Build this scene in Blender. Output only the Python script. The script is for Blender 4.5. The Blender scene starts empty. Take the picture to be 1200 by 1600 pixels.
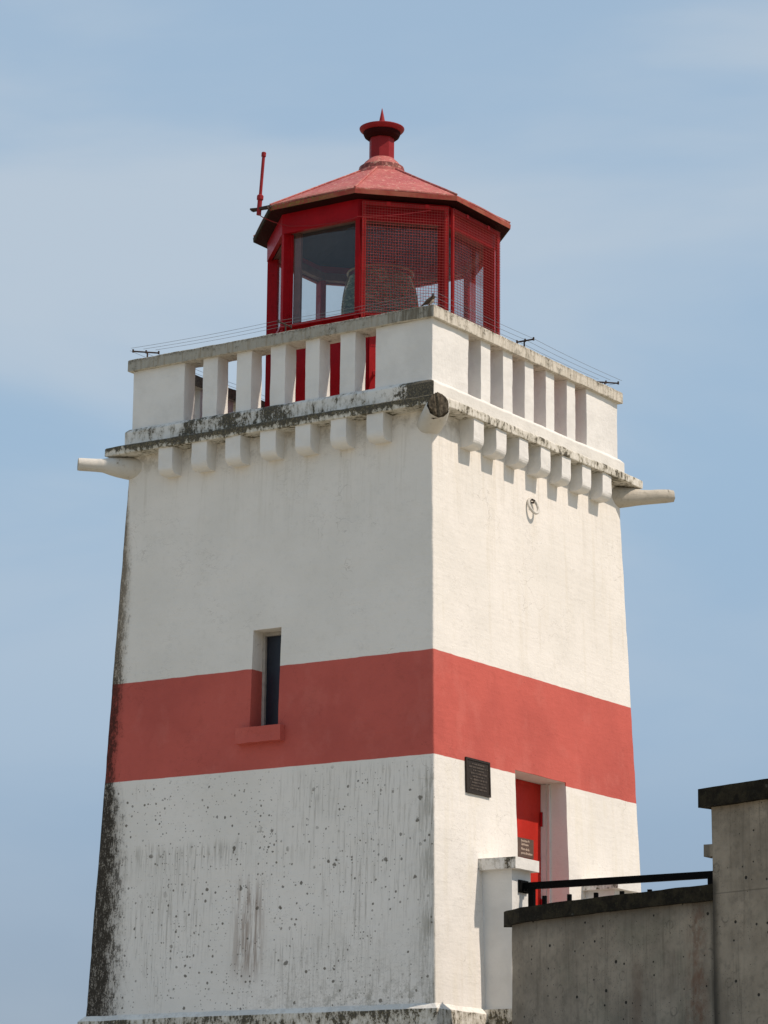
import bpy, bmesh, math, random
from mathutils import Vector, Matrix, noise

random.seed(7)
D = bpy.data
SC = bpy.context.scene
COL = SC.collection
rad = math.radians

# ------------------------------------------------------------------ camera
cam = D.cameras.new("camera"); camo = D.objects.new("camera", cam); COL.objects.link(camo)
Cp = Vector((16.85775, -25.31253, 1.35828))
Fv = Vector((-0.537747, 0.810995, 0.230467)); Rv = Vector((0.834650, 0.550697, 0.009622)); Uv = Vector((0.119114, -0.197533, 0.973033))
M3 = Matrix((Rv, Uv, -Fv)).transposed()
camo.matrix_world = Matrix.Translation(Cp) @ M3.to_4x4()
cam.sensor_fit = 'VERTICAL'; cam.sensor_height = 36.0; cam.sensor_width = 27.0
cam.lens = 4777.57 / 1600 * 36
cam.clip_start = 0.5; cam.clip_end = 20000
SC.camera = camo

# ------------------------------------------------------------------ light
SUN_EL, SUN_AZ = 53.8, 14.0            # azimuth measured from +x towards +y
sd = Vector((math.cos(rad(SUN_EL)) * math.cos(rad(SUN_AZ)), math.cos(rad(SUN_EL)) * math.sin(rad(SUN_AZ)), math.sin(rad(SUN_EL))))
sun = D.lights.new("sun", 'SUN'); suno = D.objects.new("sun", sun); COL.objects.link(suno)
sun.energy = 4.15; sun.angle = rad(0.9); sun.color = (1.0, 0.860, 0.73)
suno.rotation_euler = sd.to_track_quat('Z', 'Y').to_euler()
suno.location = sd * 60

W = D.worlds.new("World"); SC.world = W; W.use_nodes = True
wn = W.node_tree; wn.nodes.clear()
def wnode(t, **k):
    n = wn.nodes.new(t)
    for a, b in k.items(): setattr(n, a, b)
    return n
sky = wnode('ShaderNodeTexSky', sky_type='NISHITA', sun_disc=False)
sky.sun_elevation = rad(SUN_EL); sky.sun_rotation = rad(90 - SUN_AZ)
sky.air_density = 1.0; sky.dust_density = 1.2; sky.ozone_density = 1.5
ST = 0.11
tc = wnode('ShaderNodeTexCoord')
sepw = wnode('ShaderNodeSeparateXYZ')
ramp = wnode('ShaderNodeValToRGB'); cr = ramp.color_ramp          # milky coastal haze, by height above the horizon
stops = [(0.0, (.255, .325, .435)), (.09, (.285, .378, .515)), (.16, (.345, .480, .640)), (.24, (.370, .525, .690)), (.34, (.395, .545, .705)), (.5, (.385, .525, .690)), (1.0, (.30, .43, .62))]
cr.elements[0].position = 0; cr.elements[0].color = (*stops[0][1], 1); cr.elements[1].position = 1.0; cr.elements[1].color = (*stops[-1][1], 1)
for p_, c_ in stops[1:-1]:
    e_ = cr.elements.new(p_); e_.color = (*c_, 1)
sc_ = wnode('ShaderNodeVectorMath', operation='SCALE'); sc_.inputs[3].default_value = 1 / ST
mxh = wnode('ShaderNodeMix', data_type='RGBA'); mxh.inputs[0].default_value = 0.80
mp = wnode('ShaderNodeMapping'); mp.inputs['Scale'].default_value = (2.2, 2.2, 8.0); mp.inputs['Rotation'].default_value = (0.22, 0.12, 4.0); mp.inputs['Location'].default_value = (5.1, 2.7, 6.9)
nz = wnode('ShaderNodeTexNoise'); nz.inputs['Scale'].default_value = 1.35; nz.inputs['Detail'].default_value = 6; nz.inputs['Roughness'].default_value = 0.48; nz.inputs['Distortion'].default_value = 0.3
rp = wnode('ShaderNodeMapRange'); rp.inputs[1].default_value = 0.40; rp.inputs[2].default_value = 0.62; rp.inputs[4].default_value = 0.72; rp.interpolation_type = 'SMOOTHSTEP'
hi = wnode('ShaderNodeMapRange'); hi.inputs[1].default_value = 0.10; hi.inputs[2].default_value = 0.30; hi.inputs[3].default_value = .25; hi.interpolation_type = 'SMOOTHSTEP'
mul_ = wnode('ShaderNodeMath', operation='MULTIPLY')
mx = wnode('ShaderNodeMix', data_type='RGBA'); mx.inputs[7].default_value = (.525 / ST, .60 / ST, .68 / ST, 1)
bg = wnode('ShaderNodeBackground'); bg.inputs['Strength'].default_value = ST
wo = wnode('ShaderNodeOutputWorld')
L = wn.links.new
L(tc.outputs['Generated'], mp.inputs[0]); L(mp.outputs[0], nz.inputs['Vector']); L(nz.outputs[0], rp.inputs[0])
L(tc.outputs['Generated'], sepw.inputs[0]); L(sepw.outputs[2], ramp.inputs[0]); L(sepw.outputs[2], hi.inputs[0])
L(ramp.outputs[0], sc_.inputs[0]); L(sky.outputs[0], mxh.inputs[6]); L(sc_.outputs[0], mxh.inputs[7])
L(rp.outputs[0], mul_.inputs[0]); L(hi.outputs[0], mul_.inputs[1])
L(mxh.outputs[2], mx.inputs[6]); L(mul_.outputs[0], mx.inputs[0]); L(mx.outputs[2], bg.inputs[0]); L(bg.outputs[0], wo.inputs[0])

SC.view_settings.view_transform = 'Standard'; SC.view_settings.look = 'None'
SC.view_settings.exposure = 0.0; SC.view_settings.gamma = 1.0; SC.view_settings.use_curve_mapping = False
SC.render.engine = 'CYCLES'
SC.cycles.max_bounces = 8; SC.cycles.transparent_max_bounces = 24

# ------------------------------------------------------------------ node helper
class NG:
    def __init__(s, name):
        s.m = D.materials.new(name); s.m.use_nodes = True; s.t = s.m.node_tree; s.t.nodes.clear()
        s.out = s.n('ShaderNodeOutputMaterial'); s.b = s.n('ShaderNodeBsdfPrincipled')
        s.l(s.b.outputs[0], s.out.inputs[0])
        g = s.n('ShaderNodeNewGeometry'); s.pos = g.outputs['Position']; s.nor = g.outputs['True Normal']
        sp = s.n('ShaderNodeSeparateXYZ'); s.l(s.pos, sp.inputs[0]); s.x, s.y, s.z = sp.outputs
        sn = s.n('ShaderNodeSeparateXYZ'); s.l(s.nor, sn.inputs[0]); s.nx, s.ny, s.nz = sn.outputs
    def n(s, t, **k):
        q = s.t.nodes.new(t)
        for a, b in k.items(): setattr(q, a, b)
        return q
    def l(s, a, b): s.t.links.new(a, b)
    def put(s, v, i):
        if hasattr(v, 'is_output') or isinstance(v, bpy.types.NodeSocket): s.l(v, i)
        elif isinstance(v, (tuple, list)) and len(v) == 3 and i.type == 'RGBA': i.default_value = (*v, 1)
        else: i.default_value = v
    def math(s, op, a, b=0.0, c=None, clamp=False):
        q = s.n('ShaderNodeMath', operation=op, use_clamp=clamp); s.put(a, q.inputs[0]); s.put(b, q.inputs[1])
        if c is not None: s.put(c, q.inputs[2])
        return q.outputs[0]
    def add(s, a, b): return s.math('ADD', a, b)
    def sub(s, a, b): return s.math('SUBTRACT', a, b)
    def mul(s, a, b): return s.math('MULTIPLY', a, b)
    def mr(s, v, a, b, c=0.0, d=1.0, smooth=True):
        q = s.n('ShaderNodeMapRange', interpolation_type='SMOOTHSTEP' if smooth else 'LINEAR')
        for i, w in enumerate((v, a, b, c, d)): s.put(w, q.inputs[i])
        return q.outputs[0]
    def vec(s, x, y, z):
        q = s.n('ShaderNodeCombineXYZ')
        for i, w in enumerate((x, y, z)): s.put(w, q.inputs[i])
        return q.outputs[0]
    def scl(s, sx, sy, sz, off=(0, 0, 0)):
        q = s.n('ShaderNodeMapping'); s.l(s.pos, q.inputs[0]); q.inputs['Scale'].default_value = (sx, sy, sz); q.inputs['Location'].default_value = off
        return q.outputs[0]
    def noise(s, scale, detail=4, rough=.55, vec=None, dist=0.0):
        q = s.n('ShaderNodeTexNoise'); s.l(vec if vec is not None else s.pos, q.inputs['Vector'])
        q.inputs['Scale'].default_value = scale; q.inputs['Detail'].default_value = detail; q.inputs['Roughness'].default_value = rough; q.inputs['Distortion'].default_value = dist
        return q.outputs[0]
    def voro(s, scale, vec=None, feature='F1', rnd=1.0):
        q = s.n('ShaderNodeTexVoronoi', feature=feature); s.l(vec if vec is not None else s.pos, q.inputs['Vector'])
        q.inputs['Scale'].default_value = scale; q.inputs['Randomness'].default_value = rnd
        return q
    def mix(s, f, a, b, mode='MIX'):
        q = s.n('ShaderNodeMix', data_type='RGBA', blend_type=mode); s.put(f, q.inputs[0])
        for v, i in ((a, 6), (b, 7)):
            s.put(v, q.inputs[i])
        return q.outputs[2]
    def bump(s, h, strength=.5, dist=.01, prev=None):
        q = s.n('ShaderNodeBump'); s.put(h, q.inputs['Height']); q.inputs['Strength'].default_value = strength; q.inputs['Distance'].default_value = dist
        if prev is not None: s.l(prev, q.inputs['Normal'])
        return q.outputs[0]
    def fin(s, col, rough=.8, nrm=None, metal=0.0, spec=.4):
        s.put(col, s.b.inputs['Base Color']); s.put(rough, s.b.inputs['Roughness']); s.b.inputs['Metallic'].default_value = metal
        s.b.inputs['Specular IOR Level'].default_value = spec
        if nrm is not None: s.l(nrm, s.b.inputs['Normal'])
        return s.m

WHITE = (.77, .735, .68); WHITE2 = (.71, .68, .625); RED = (.515, .112, .088); RED2 = (.44, .094, .075)

def wall_w(z): return 1.816 + (8.7536 - z) * 0.03436

def plaster_bump(g, k=1.0):
    a = g.noise(5, 3, .6); b = g.noise(38, 5, .65)
    flake = g.mr(g.noise(9, 6, .6, g.scl(1, 1, 1.6)), .52, .56)
    n1 = g.bump(a, .2 * k, .03)
    n2 = g.bump(b, .30 * k, .006, n1)
    trow = g.noise(3.0, 4, .6, g.scl(.8, .8, 7))
    n3 = g.bump(trow, .35 * k, .008, n2)
    return g.bump(flake, .16 * k, .004, n3)

def mat_tower():
    g = NG('painted_render')
    soft = g.noise(1.1, 4, .6); fine = g.noise(14, 5, .7)
    white = g.mix(g.mr(soft, .35, .7), WHITE, WHITE2)
    white = g.mix(g.mul(g.mr(fine, .5, .75), .25), white, (.56, .54, .49))
    redc = g.mix(g.mr(soft, .35, .7), RED, RED2)
    redc = g.mix(g.mul(g.mr(fine, .52, .75), .35), redc, (.36, .08, .06))
    chips = g.mr(g.voro(11, g.scl(1, 1, 1.2)).outputs['Distance'], .05, .075, 1, 0)
    chipm = g.mul(chips, g.mr(g.noise(2.3, 2), .56, .6))
    redc = g.mix(g.mul(chipm, .55), redc, (.2, .05, .04))
    wob = g.mul(g.sub(g.noise(6, 3), .5), .012)
    zz = g.add(g.z, wob)
    band = g.mul(g.mr(zz, 5.660, 5.666, smooth=False), g.mr(zz, 6.645, 6.651, 1, 0, smooth=False))
    wz0 = g.math('MULTIPLY_ADD', g.sub(8.7536, g.z), 0.03436, 1.816)      # the door reveal is painted white throughout
    rev = g.mul(g.mul(g.mr(g.sub(wz0, g.x), .010, .013, smooth=False), g.mr(g.x, 1.5, 1.52, smooth=False)), g.mr(g.math('ABSOLUTE', g.y), .50, .49, smooth=False))
    band = g.mul(band, g.sub(1.0, rev))
    base = g.mix(band, white, redc)
    isL = g.mul(g.mr(g.ny, -.6, -.5, 1, 0, False), g.mr(g.y, -1.7, -1.65, 1, 0, False))
    isR = g.mr(g.nx, .5, .6, 0, 1, False)
    low = g.mr(g.z, 5.55, 5.665, 1, 0)
    low2 = g.mr(g.z, 3.4, 5.7, 1, 0)
    # fine vertical dirt runs on the shaded face below the band
    st = g.noise(1.0, 5, .7, g.scl(42, 42, 1.5))
    st2 = g.noise(1.0, 4, .7, g.scl(60, 60, 3.2, (3, 1, 2)))
    patch = g.noise(1.3, 3, .6, g.scl(1, 1, .8, (4, 0, 1)))
    run = g.mul(g.mul(g.mr(st, .48, .72), g.mr(g.add(patch, g.mr(g.x, -.8, 1.2, -.06, .12, False)), .38, .60)), g.mul(low, isL))
    base = g.mix(g.mul(run, .6), base, (.30, .275, .235))
    run2 = g.mul(g.mul(g.mr(st2, .56, .72), g.mr(patch, .46, .62)), g.mul(low, isL))
    base = g.mix(g.mul(run2, .62), base, (.20, .19, .16))
    # horizontal tide of runs
    tz = g.add(g.z, g.mul(g.noise(3, 3, .6, g.scl(4, 4, .1)), .3))
    tide = g.mul(g.mul(g.mr(tz, 5.08, 5.2, 1, 0), g.mr(tz, 4.75, 5.1)), g.mul(g.mr(st, .44, .62), g.mul(isL, g.mr(g.x, .1, -.4))))
    base = g.mix(g.mul(tide, .5), base, (.28, .26, .22))
    # rusty run
    rx = g.mul(g.mr(g.math('ABSOLUTE', g.add(g.x, .10)), .05, .26, 1, 0), g.mul(g.mr(g.z, 4.75, 4.4), g.mr(g.z, 3.55, 3.9)))
    rust = g.mul(g.mul(rx, isL), g.mr(g.noise(1, 5, .7, g.scl(34, 34, 1.5, (7, 0, 0))), .40, .6))
    base = g.mix(g.mul(rust, .72), base, (.22, .15, .11))
    # round lichen spots, three sizes
    lowm = g.mul(low, isL)
    for sc, rmax, sel, off, amt in ((5.5, .16, .80, 0, .8), (10, .18, .74, 5, .85), (20, .25, .74, 9, .85), (34, .28, .80, 3, .75)):
        v2 = g.vec(g.add(g.x, off), g.add(g.z, off * .37), 0.0)
        nd = g.noise(45, 2, .5)
        v = g.voro(sc, v2); v.voronoi_dimensions = '2D'
        dd = g.add(v.outputs['Distance'], g.mul(g.sub(nd, .5), .24))
        sep = g.n('ShaderNodeSeparateColor'); g.l(v.outputs['Color'], sep.inputs[0])
        r = g.mul(g.add(g.mul(g.math('POWER', sep.outputs[0], 2.0), .8), .25), rmax)
        on = g.mul(g.mr(sep.outputs[1], sel, sel + .02, 0, 1, False), g.mr(g.noise(2.0, 3, .6, g.scl(1.4, 1.4, .7, (off * .3, 2, 1))), .44, .56))
        m = g.mul(g.mr(g.sub(dd, r), -.03, .02, 1, 0), g.mul(on, lowm))
        base = g.mix(g.mul(m, amt), base, (.10, .088, .066))
    # dark growth up the weather corner
    wz = g.math('MULTIPLY_ADD', g.sub(8.7536, g.z), 0.03436, 1.816)
    dl = g.add(g.x, wz)
    wid = g.n('ShaderNodeFloatCurve')
    zn = g.mr(g.z, 3.3, 8.8, 0, 1, False); g.l(zn, wid.inputs['Value'])
    cv = wid.mapping.curves[0]
    cv.points[0].location = (0, .44); cv.points[1].location = (1, .0)
    for p in ((.2, .38), (.38, .27), (.44, .17), (.6, .165), (.84, .12), (.93, .05)): cv.points.new(*p)
    wid.mapping.update()
    nn = g.noise(16, 6, .75, g.scl(1, 1, .55)); n3 = g.noise(70, 4, .8, g.scl(1, 1, .7))
    e = g.sub(g.mul(wid.outputs[0], g.add(.66, g.mul(nn, .8))), dl)
    mk = g.mr(g.math('DIVIDE', e, g.add(wid.outputs[0], .03)), -.60, .60, smooth=False)
    vst = g.noise(1, 5, .75, g.scl(50, 50, 9))
    spk = g.mr(g.add(g.add(g.mul(n3, .40), g.mul(vst, .35)), g.mul(nn, .25)), g.sub(.66, g.mul(mk, .22)), g.sub(.70, g.mul(mk, .215)))
    dens = g.mr(g.z, 7.6, 6.2, .62, 1.0)
    faceL = g.mr(g.ny, -.35, -.25, 1, 0, False)
    dk = g.mul(g.mul(mk, spk), g.mul(faceL, dens))
    brown = g.mix(g.mr(g.z, 6.3, 7.2), (.030, .024, .017), (.13, .10, .07))
    brown = g.mix(g.mr(n3, .4, .65), brown, (.022, .018, .013))
    brown = g.mix(g.mul(band, .6), brown, (.09, .02, .015))
    base = g.mix(g.mul(g.mul(mk, faceL), g.mr(mk, .3, 1.0, 0, .85)), base, g.mix(band, g.mix(g.mr(g.z, 6.0, 7.0), (.17, .145, .11), (.30, .25, .185)), (.16, .035, .026)))
    base = g.mix(g.mul(dk, .93), base, brown)
    # sooty run beside the near corner, shaded face
    dn = g.sub(wz, g.x)
    s3 = g.mul(g.mul(g.mr(dn, .03, .26, 1, 0), g.mr(g.z, 5.6, 5.4)), g.mul(isL, g.mr(g.noise(1, 5, .75, g.scl(30, 30, 2.6, (1, 5, 2))), .40, .64)))
    base = g.mix(g.mul(s3, .6), base, (.20, .185, .14))
    s4 = g.mul(g.mul(g.mr(g.z, 3.75, 3.40), g.mr(g.noise(9, 5, .75), .48, .62)), g.mul(isL, g.mr(g.x, -.8, 1.5)))
    base = g.mix(g.mul(s4, .55), base, (.17, .16, .12))
    # brown mottling that thickens upwards below the ledge
    ug = g.mul(g.mr(g.z, 8.70, 8.96), g.mr(g.noise(7, 5, .7), .40, .66))
    base = g.mix(g.mul(ug, .55), base, (.22, .19, .14))
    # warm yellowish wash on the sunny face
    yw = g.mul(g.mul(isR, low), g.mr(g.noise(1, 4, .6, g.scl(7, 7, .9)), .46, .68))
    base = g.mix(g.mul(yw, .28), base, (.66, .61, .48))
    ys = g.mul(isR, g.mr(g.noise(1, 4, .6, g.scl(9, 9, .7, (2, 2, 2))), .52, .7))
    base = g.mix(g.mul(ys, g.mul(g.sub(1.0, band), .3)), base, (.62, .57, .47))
    # hairline cracks and peeling edges
    wv = g.n('ShaderNodeVectorMath', operation='ADD'); g.l(g.scl(1, 1, 1.3), wv.inputs[0])
    wn_ = g.n('ShaderNodeTexNoise'); g.l(g.pos, wn_.inputs[0]); wn_.inputs['Scale'].default_value = 5; wn_.inputs['Detail'].default_value = 5
    ws = g.n('ShaderNodeVectorMath', operation='SCALE'); g.l(wn_.outputs[1], ws.inputs[0]); ws.inputs[3].default_value = .35; g.l(ws.outputs[0], wv.inputs[1])
    ck = g.voro(3.2, wv.outputs[0], 'DISTANCE_TO_EDGE')
    cm = g.mul(g.mr(ck.outputs[0], .004, .014, 1, 0), g.mr(g.noise(1.2, 3, .6, g.scl(1, 1, 1, (3, 8, 1))), .56, .66))
    base = g.mix(g.mul(cm, .3), base, g.mix(band, (.24, .21, .17), (.20, .04, .03)))
    pe = g.noise(7, 6, .65, g.scl(1, 1, 1.8, (2, 4, 6)))
    line = g.mul(g.mr(g.math('ABSOLUTE', g.sub(pe, .55)), .002, .008, 1, 0), g.mr(g.noise(1.6, 3, .6, g.scl(1, 1, 1, (9, 1, 4))), .52, .64))
    line = g.math('MAXIMUM', line, g.mul(g.mul(g.mr(g.math('ABSOLUTE', g.sub(pe, .50)), .003, .010, 1, 0), isL), g.mul(g.mr(g.z, 4.3, 3.7), g.mr(g.x, -.4, .4))))
    base = g.mix(g.mul(line, .42), base, g.mix(band, (.25, .22, .18), (.20, .045, .035)))
    fad = g.mr(g.noise(3.2, 5, .65, g.scl(1, 1, .7, (1, 7, 2))), .5, .68)
    base = g.mix(g.mul(g.mul(fad, band), .20), base, (.60, .19, .155))
    ledr = g.mul(g.mul(g.mr(g.z, 7.6, 8.9), g.mr(g.noise(1, 5, .7, g.scl(14, 14, .8, (2, 6, 0))), .50, .70)), .30)
    base = g.mix(ledr, base, (.45, .41, .33))
    # hairline pits
    pit = g.voro(30, g.vec(g.add(g.x, g.mul(g.y, 1.0)), g.z, 0.0)); pm = g.mul(g.mr(pit.outputs['Distance'], .06, .10, 1, 0), g.mr(g.noise(3, 3), .54, .60))
    base = g.mix(g.mul(pm, .5), base, (.2, .17, .14))
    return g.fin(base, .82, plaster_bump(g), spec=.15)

def mat_trim(name, white=(.74, .725, .69), lich=.5, lichL=.3, lo=None, hi=None, corner=False, topclean=False, dark=(.030, .025, .016), grime=(.33, .30, .24)):
    """whitewashed trim with lichen; lich = amount on the sunny side, lichL added on the shaded side"""
    g = NG(name)
    n1 = g.noise(24, 6, .72, g.scl(1, 1, .75)); n2 = g.noise(3.2, 3, .6); n3 = g.noise(60, 4, .7)
    isL = g.mr(g.ny, -.6, -.5, 1, 0, False)
    base = g.mix(g.mr(n2, .35, .7), white, tuple(c * .90 for c in white))
    am = g.add(lich, g.mul(isL, lichL))
    if lo is not None: am = g.add(am, g.mul(isL, g.mr(g.z, lo, hi, -.05, .38)))
    if corner: am = g.add(am, g.mul(isL, g.add(g.mul(g.mr(g.add(g.x, g.mul(g.sub(n1, .5), .5)), 1.38, 1.62), .62), g.mul(g.mul(g.mr(g.x, -1.3, -.9), g.mr(g.x, .3, .0)), .30))))
    drip = g.noise(1, 5, .7, g.scl(20, 20, 7, (3, 3, 3)))
    comb = g.add(g.add(g.mul(n1, .34), g.mul(drip, .36)), g.mul(n2, .30))
    th = g.sub(.74, g.mul(am, .30))
    gm = g.mr(comb, g.sub(th, .08), th)
    base = g.mix(g.mul(gm, .6), base, grime)
    lm = g.mr(g.add(comb, g.mul(g.sub(n3, .5), .20)), th, g.add(th, .03))
    base = g.mix(g.mul(lm, .90), base, g.mix(g.mr(n3, .48, .64), dark, (.14, .115, .06)))
    if topclean: base = g.mix(g.mul(g.mr(g.nz, .3, .5), .8), base, (.76, .74, .69))
    return g.fin(base, .85, g.bump(g.add(n1, g.mul(lm, .4)), .5, .012, plaster_bump(g, .8)), spec=.25)

def mat_coping():
    g = NG('weathered_cement')
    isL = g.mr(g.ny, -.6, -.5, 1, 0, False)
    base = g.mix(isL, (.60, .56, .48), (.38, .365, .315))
    n = g.noise(10, 6, .7); v = g.noise(1, 5, .75, g.scl(34, 34, 3.0)); n3 = g.noise(55, 4, .75)
    base = g.mix(g.mul(g.mr(v, .45, .68), .65), base, (.25, .21, .15))
    base = g.mix(g.mul(g.mr(n, .50, .68), .6), base, (.16, .145, .11))
    tip = g.mul(g.mr(g.z, 9.95, 10.0), g.mr(n3, .45, .56))
    base = g.mix(g.mul(tip, .8), base, (.06, .05, .03))
    crn = g.mul(g.mul(g.mr(g.x, 1.2, 1.5), isL), g.mr(v, .36, .56))
    base = g.mix(g.mul(crn, .7), base, (.09, .075, .05))
    dk = g.mr(g.add(g.mul(n, .5), g.mul(n3, .5)), .58, .62)
    base = g.mix(g.mul(dk, .7), base, (.07, .06, .04))
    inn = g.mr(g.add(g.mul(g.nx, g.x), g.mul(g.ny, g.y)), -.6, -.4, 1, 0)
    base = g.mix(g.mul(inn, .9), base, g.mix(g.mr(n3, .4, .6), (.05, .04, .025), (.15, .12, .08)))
    return g.fin(base, .9, g.bump(g.add(n, n3), .5, .012), spec=.2)

def mat_concrete():
    g = NG('raw_concrete')
    n1 = g.noise(1.6, 5, .65); n2 = g.noise(14, 5, .7); n3 = g.noise(80, 3, .6)
    base = g.mix(g.mr(n1, .3, .7), (.19, .160, .122), (.335, .285, .220))
    base = g.mix(g.mul(g.mr(n2, .45, .72), .45), base, (.115, .10, .077))
    v = g.noise(1, 5, .7, g.scl(16, 16, .8))
    base = g.mix(g.mul(g.mr(v, .5, .75), .5), base, (.29, .26, .205))
    v2 = g.noise(1, 5, .7, g.scl(22, 22, 1.0, (5, 3, 1)))
    base = g.mix(g.mul(g.mr(v2, .52, .74), .5), base, (.09, .077, .057))
    green = g.mul(g.mr(g.noise(1.1, 3, .6, g.scl(1, 1, 1, (6, 6, 6))), .5, .68), .35)
    base = g.mix(green, base, (.10, .115, .075))
    # rust run and dark damp line near the step of the wall
    nj = g.mul(g.sub(g.noise(1, 4, .7, g.scl(6, 6, 1.1)), .5), .14)
    rx = g.mr(g.math('ABSOLUTE', g.add(g.sub(g.x, 5.04), nj)), .03, .15, 1, 0)
    base = g.mix(g.mul(g.mul(rx, g.mr(g.noise(1, 5, .75, g.scl(9, 9, 6)), .36, .66)), .75), base, (.15, .075, .045))
    dx = g.mr(g.math('ABSOLUTE', g.sub(g.add(g.x, g.mul(nj, .45)), 5.27)), .015, .10, 1, 0)
    base = g.mix(g.mul(g.mul(dx, g.mr(g.z, 4.3, 4.18)), .85), base, (.03, .026, .02))
    rx2 = g.mul(g.mr(g.math('ABSOLUTE', g.add(g.sub(g.x, 4.36), nj)), .01, .10, 1, 0), g.mr(g.z, 3.75, 3.5))
    base = g.mix(g.mul(rx2, .4), base, (.12, .075, .05))
    topd = g.mul(g.mr(g.add(g.z, g.mul(nj, .8)), 3.86, 4.06), g.mr(g.x, 5.22, 5.2))
    base = g.mix(g.mul(topd, .5), base, (.06, .057, .048))
    cv2 = g.vec(g.x, g.z, 0.0)
    pit = g.voro(8.5, cv2); pit.voronoi_dimensions = '2D'; sep = g.n('ShaderNodeSeparateColor'); g.l(pit.outputs['Color'], sep.inputs[0])
    pr = g.add(g.mul(g.math('POWER', sep.outputs[0], 3.0), .10), .035)
    hole = g.mul(g.mr(g.sub(pit.outputs['Distance'], pr), -.02, .015, 1, 0), g.mr(sep.outputs[1], .52, .54, 0, 1, False))
    base = g.mix(g.mul(hole, .93), base, (.012, .011, .009))
    h2v = g.voro(24, cv2); h2v.voronoi_dimensions = '2D'; h2 = g.mr(h2v.outputs['Distance'], .06, .10, 1, 0); h2 = g.mul(h2, g.mr(g.noise(3, 2), .46, .6))
    base = g.mix(g.mul(h2, .6), base, (.03, .028, .024))
    seam = g.mul(g.mr(g.math('ABSOLUTE', g.sub(g.z, g.add(4.108, g.mul(nj, .05)))), .003, .008, 1, 0), g.mr(g.x, 5.2, 5.25))
    base = g.mix(g.mul(seam, .4), base, (.05, .045, .036))
    rv = g.voro(2.1, cv2); rv.voronoi_dimensions = '2D'
    rm = g.mul(g.mr(g.math('ABSOLUTE', g.sub(rv.outputs['Distance'], .075)), .006, .022, 1, 0), g.mr(n2, .40, .55))
    base = g.mix(g.mul(rm, .4), base, (.07, .062, .05))
    ht = g.sub(g.add(g.mul(n2, .6), g.mul(n3, .15)), g.mul(hole, .8))
    return g.fin(base, .85, g.bump(ht, .5, .008, g.bump(n1, .4, .04)), spec=.25)

def mat_moss():
    g = NG('mossy_dark_cement')
    n1 = g.noise(7, 6, .72); n2 = g.noise(45, 4, .7)
    base = g.mix(g.mr(n1, .4, .65), (.011, .009, .006), (.032, .026, .015))
    base = g.mix(g.mul(g.mr(n2, .55, .7), .5), base, (.05, .05, .022))
    w = g.mr(g.voro(7).outputs['Distance'], .09, .16, 1, 0)
    base = g.mix(g.mul(g.mul(w, g.mr(n2, .4, .6)), .35), base, (.14, .14, .12))
    return g.fin(base, .95, g.bump(g.add(n1, g.mul(n2, .5)), .8, .02), spec=.15)

def mat_redpaint(name, col=(.34, .0045, .009), wear=.3, rough=.42):
    g = NG(name)
    n = g.noise(4, 4, .6); f = g.noise(30, 5, .7)
    base = g.mix(g.mr(n, .35, .7), col, tuple(c * .78 for c in col))
    base = g.mix(g.mul(g.mr(f, .56, .74), wear), base, tuple(min(1, c * 1.1 + .02) for c in col))
    v = g.noise(1, 5, .7, g.scl(30, 30, 2))
    base = g.mix(g.mul(g.mr(v, .55, .75), .35), base, tuple(c * .55 for c in col))
    return g.fin(base, g.mr(f, .3, .8, rough - .08, rough + .15), g.bump(f, .25, .004), spec=.10)

def mat_roof():
    g = NG('faded_red_roof_paint')
    n = g.noise(2.6, 4, .6); f = g.noise(34, 5, .75); f2 = g.noise(75, 3, .7)
    base = g.mix(g.mr(n, .3, .7), (.37, .085, .085), (.45, .13, .115))
    base = g.mix(g.mul(g.mr(f, .54, .68), .6), base, (.62, .32, .27))
    base = g.mix(g.mul(g.mr(f2, .58, .68), .6), base, (.27, .055, .05))
    edge = g.mr(g.z, 11.74, 11.59)
    lef = g.mr(g.nx, -.1, .35, 1, .25)
    l1 = g.mul(g.mul(edge, lef), g.mr(f, .44, .58))
    base = g.mix(g.mul(l1, .8), base, (.19, .13, .06))
    l2 = g.mul(g.mr(g.noise(11, 6, .75), .56, .64), g.mr(f2, .44, .56))
    base = g.mix(g.mul(l2, .6), base, (.24, .12, .08))
    vb = g.mul(g.mul(g.mr(g.z, 12.205, 12.215, smooth=False), g.mr(g.z, 12.275, 12.262, smooth=False)), g.mr(g.noise(1, 4, .7, g.scl(40, 40, 4)), .35, .55, .45, 1.0))
    base = g.mix(g.mul(vb, .85), base, (.085, .022, .018))
    scr = g.mr(g.noise(16, 6, .8), .55, .60)
    base = g.mix(g.mul(scr, .55), base, (.64, .40, .31))
    brn = g.mr(g.noise(20, 5, .8, g.scl(1, 1, 1, (5, 2, 8))), .55, .61)
    base = g.mix(g.mul(brn, .65), base, (.20, .075, .045))
    return g.fin(base, .7, g.bump(g.add(f, f2), .35, .006), spec=.2)

def mat_eave():
    g = NG('lichened_shaded_eave_paint')
    f = g.noise(30, 5, .75); n = g.noise(5, 4, .6)
    base = g.mix(g.mr(n, .35, .65), (.28, .05, .042), (.36, .095, .075))
    front = g.mr(g.x, .55, -.15, .22, 1)
    m = g.mul(front, g.mr(g.add(g.mul(f, .6), g.mul(n, .4)), .42, .54))
    base = g.mix(g.mul(m, .88), base, g.mix(g.mr(f, .45, .65), (.13, .085, .03), (.24, .17, .05)))
    dkm = g.math('MAXIMUM', g.mr(g.nx, -.5, -.6, smooth=False), g.mr(g.nz, -.4, -.6, smooth=False))  # downward faces get painted eave shade, left faces dark lichen
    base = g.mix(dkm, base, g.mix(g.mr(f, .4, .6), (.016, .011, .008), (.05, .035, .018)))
    return g.fin(base, .85, g.bump(f, .5, .008), spec=.1)

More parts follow.
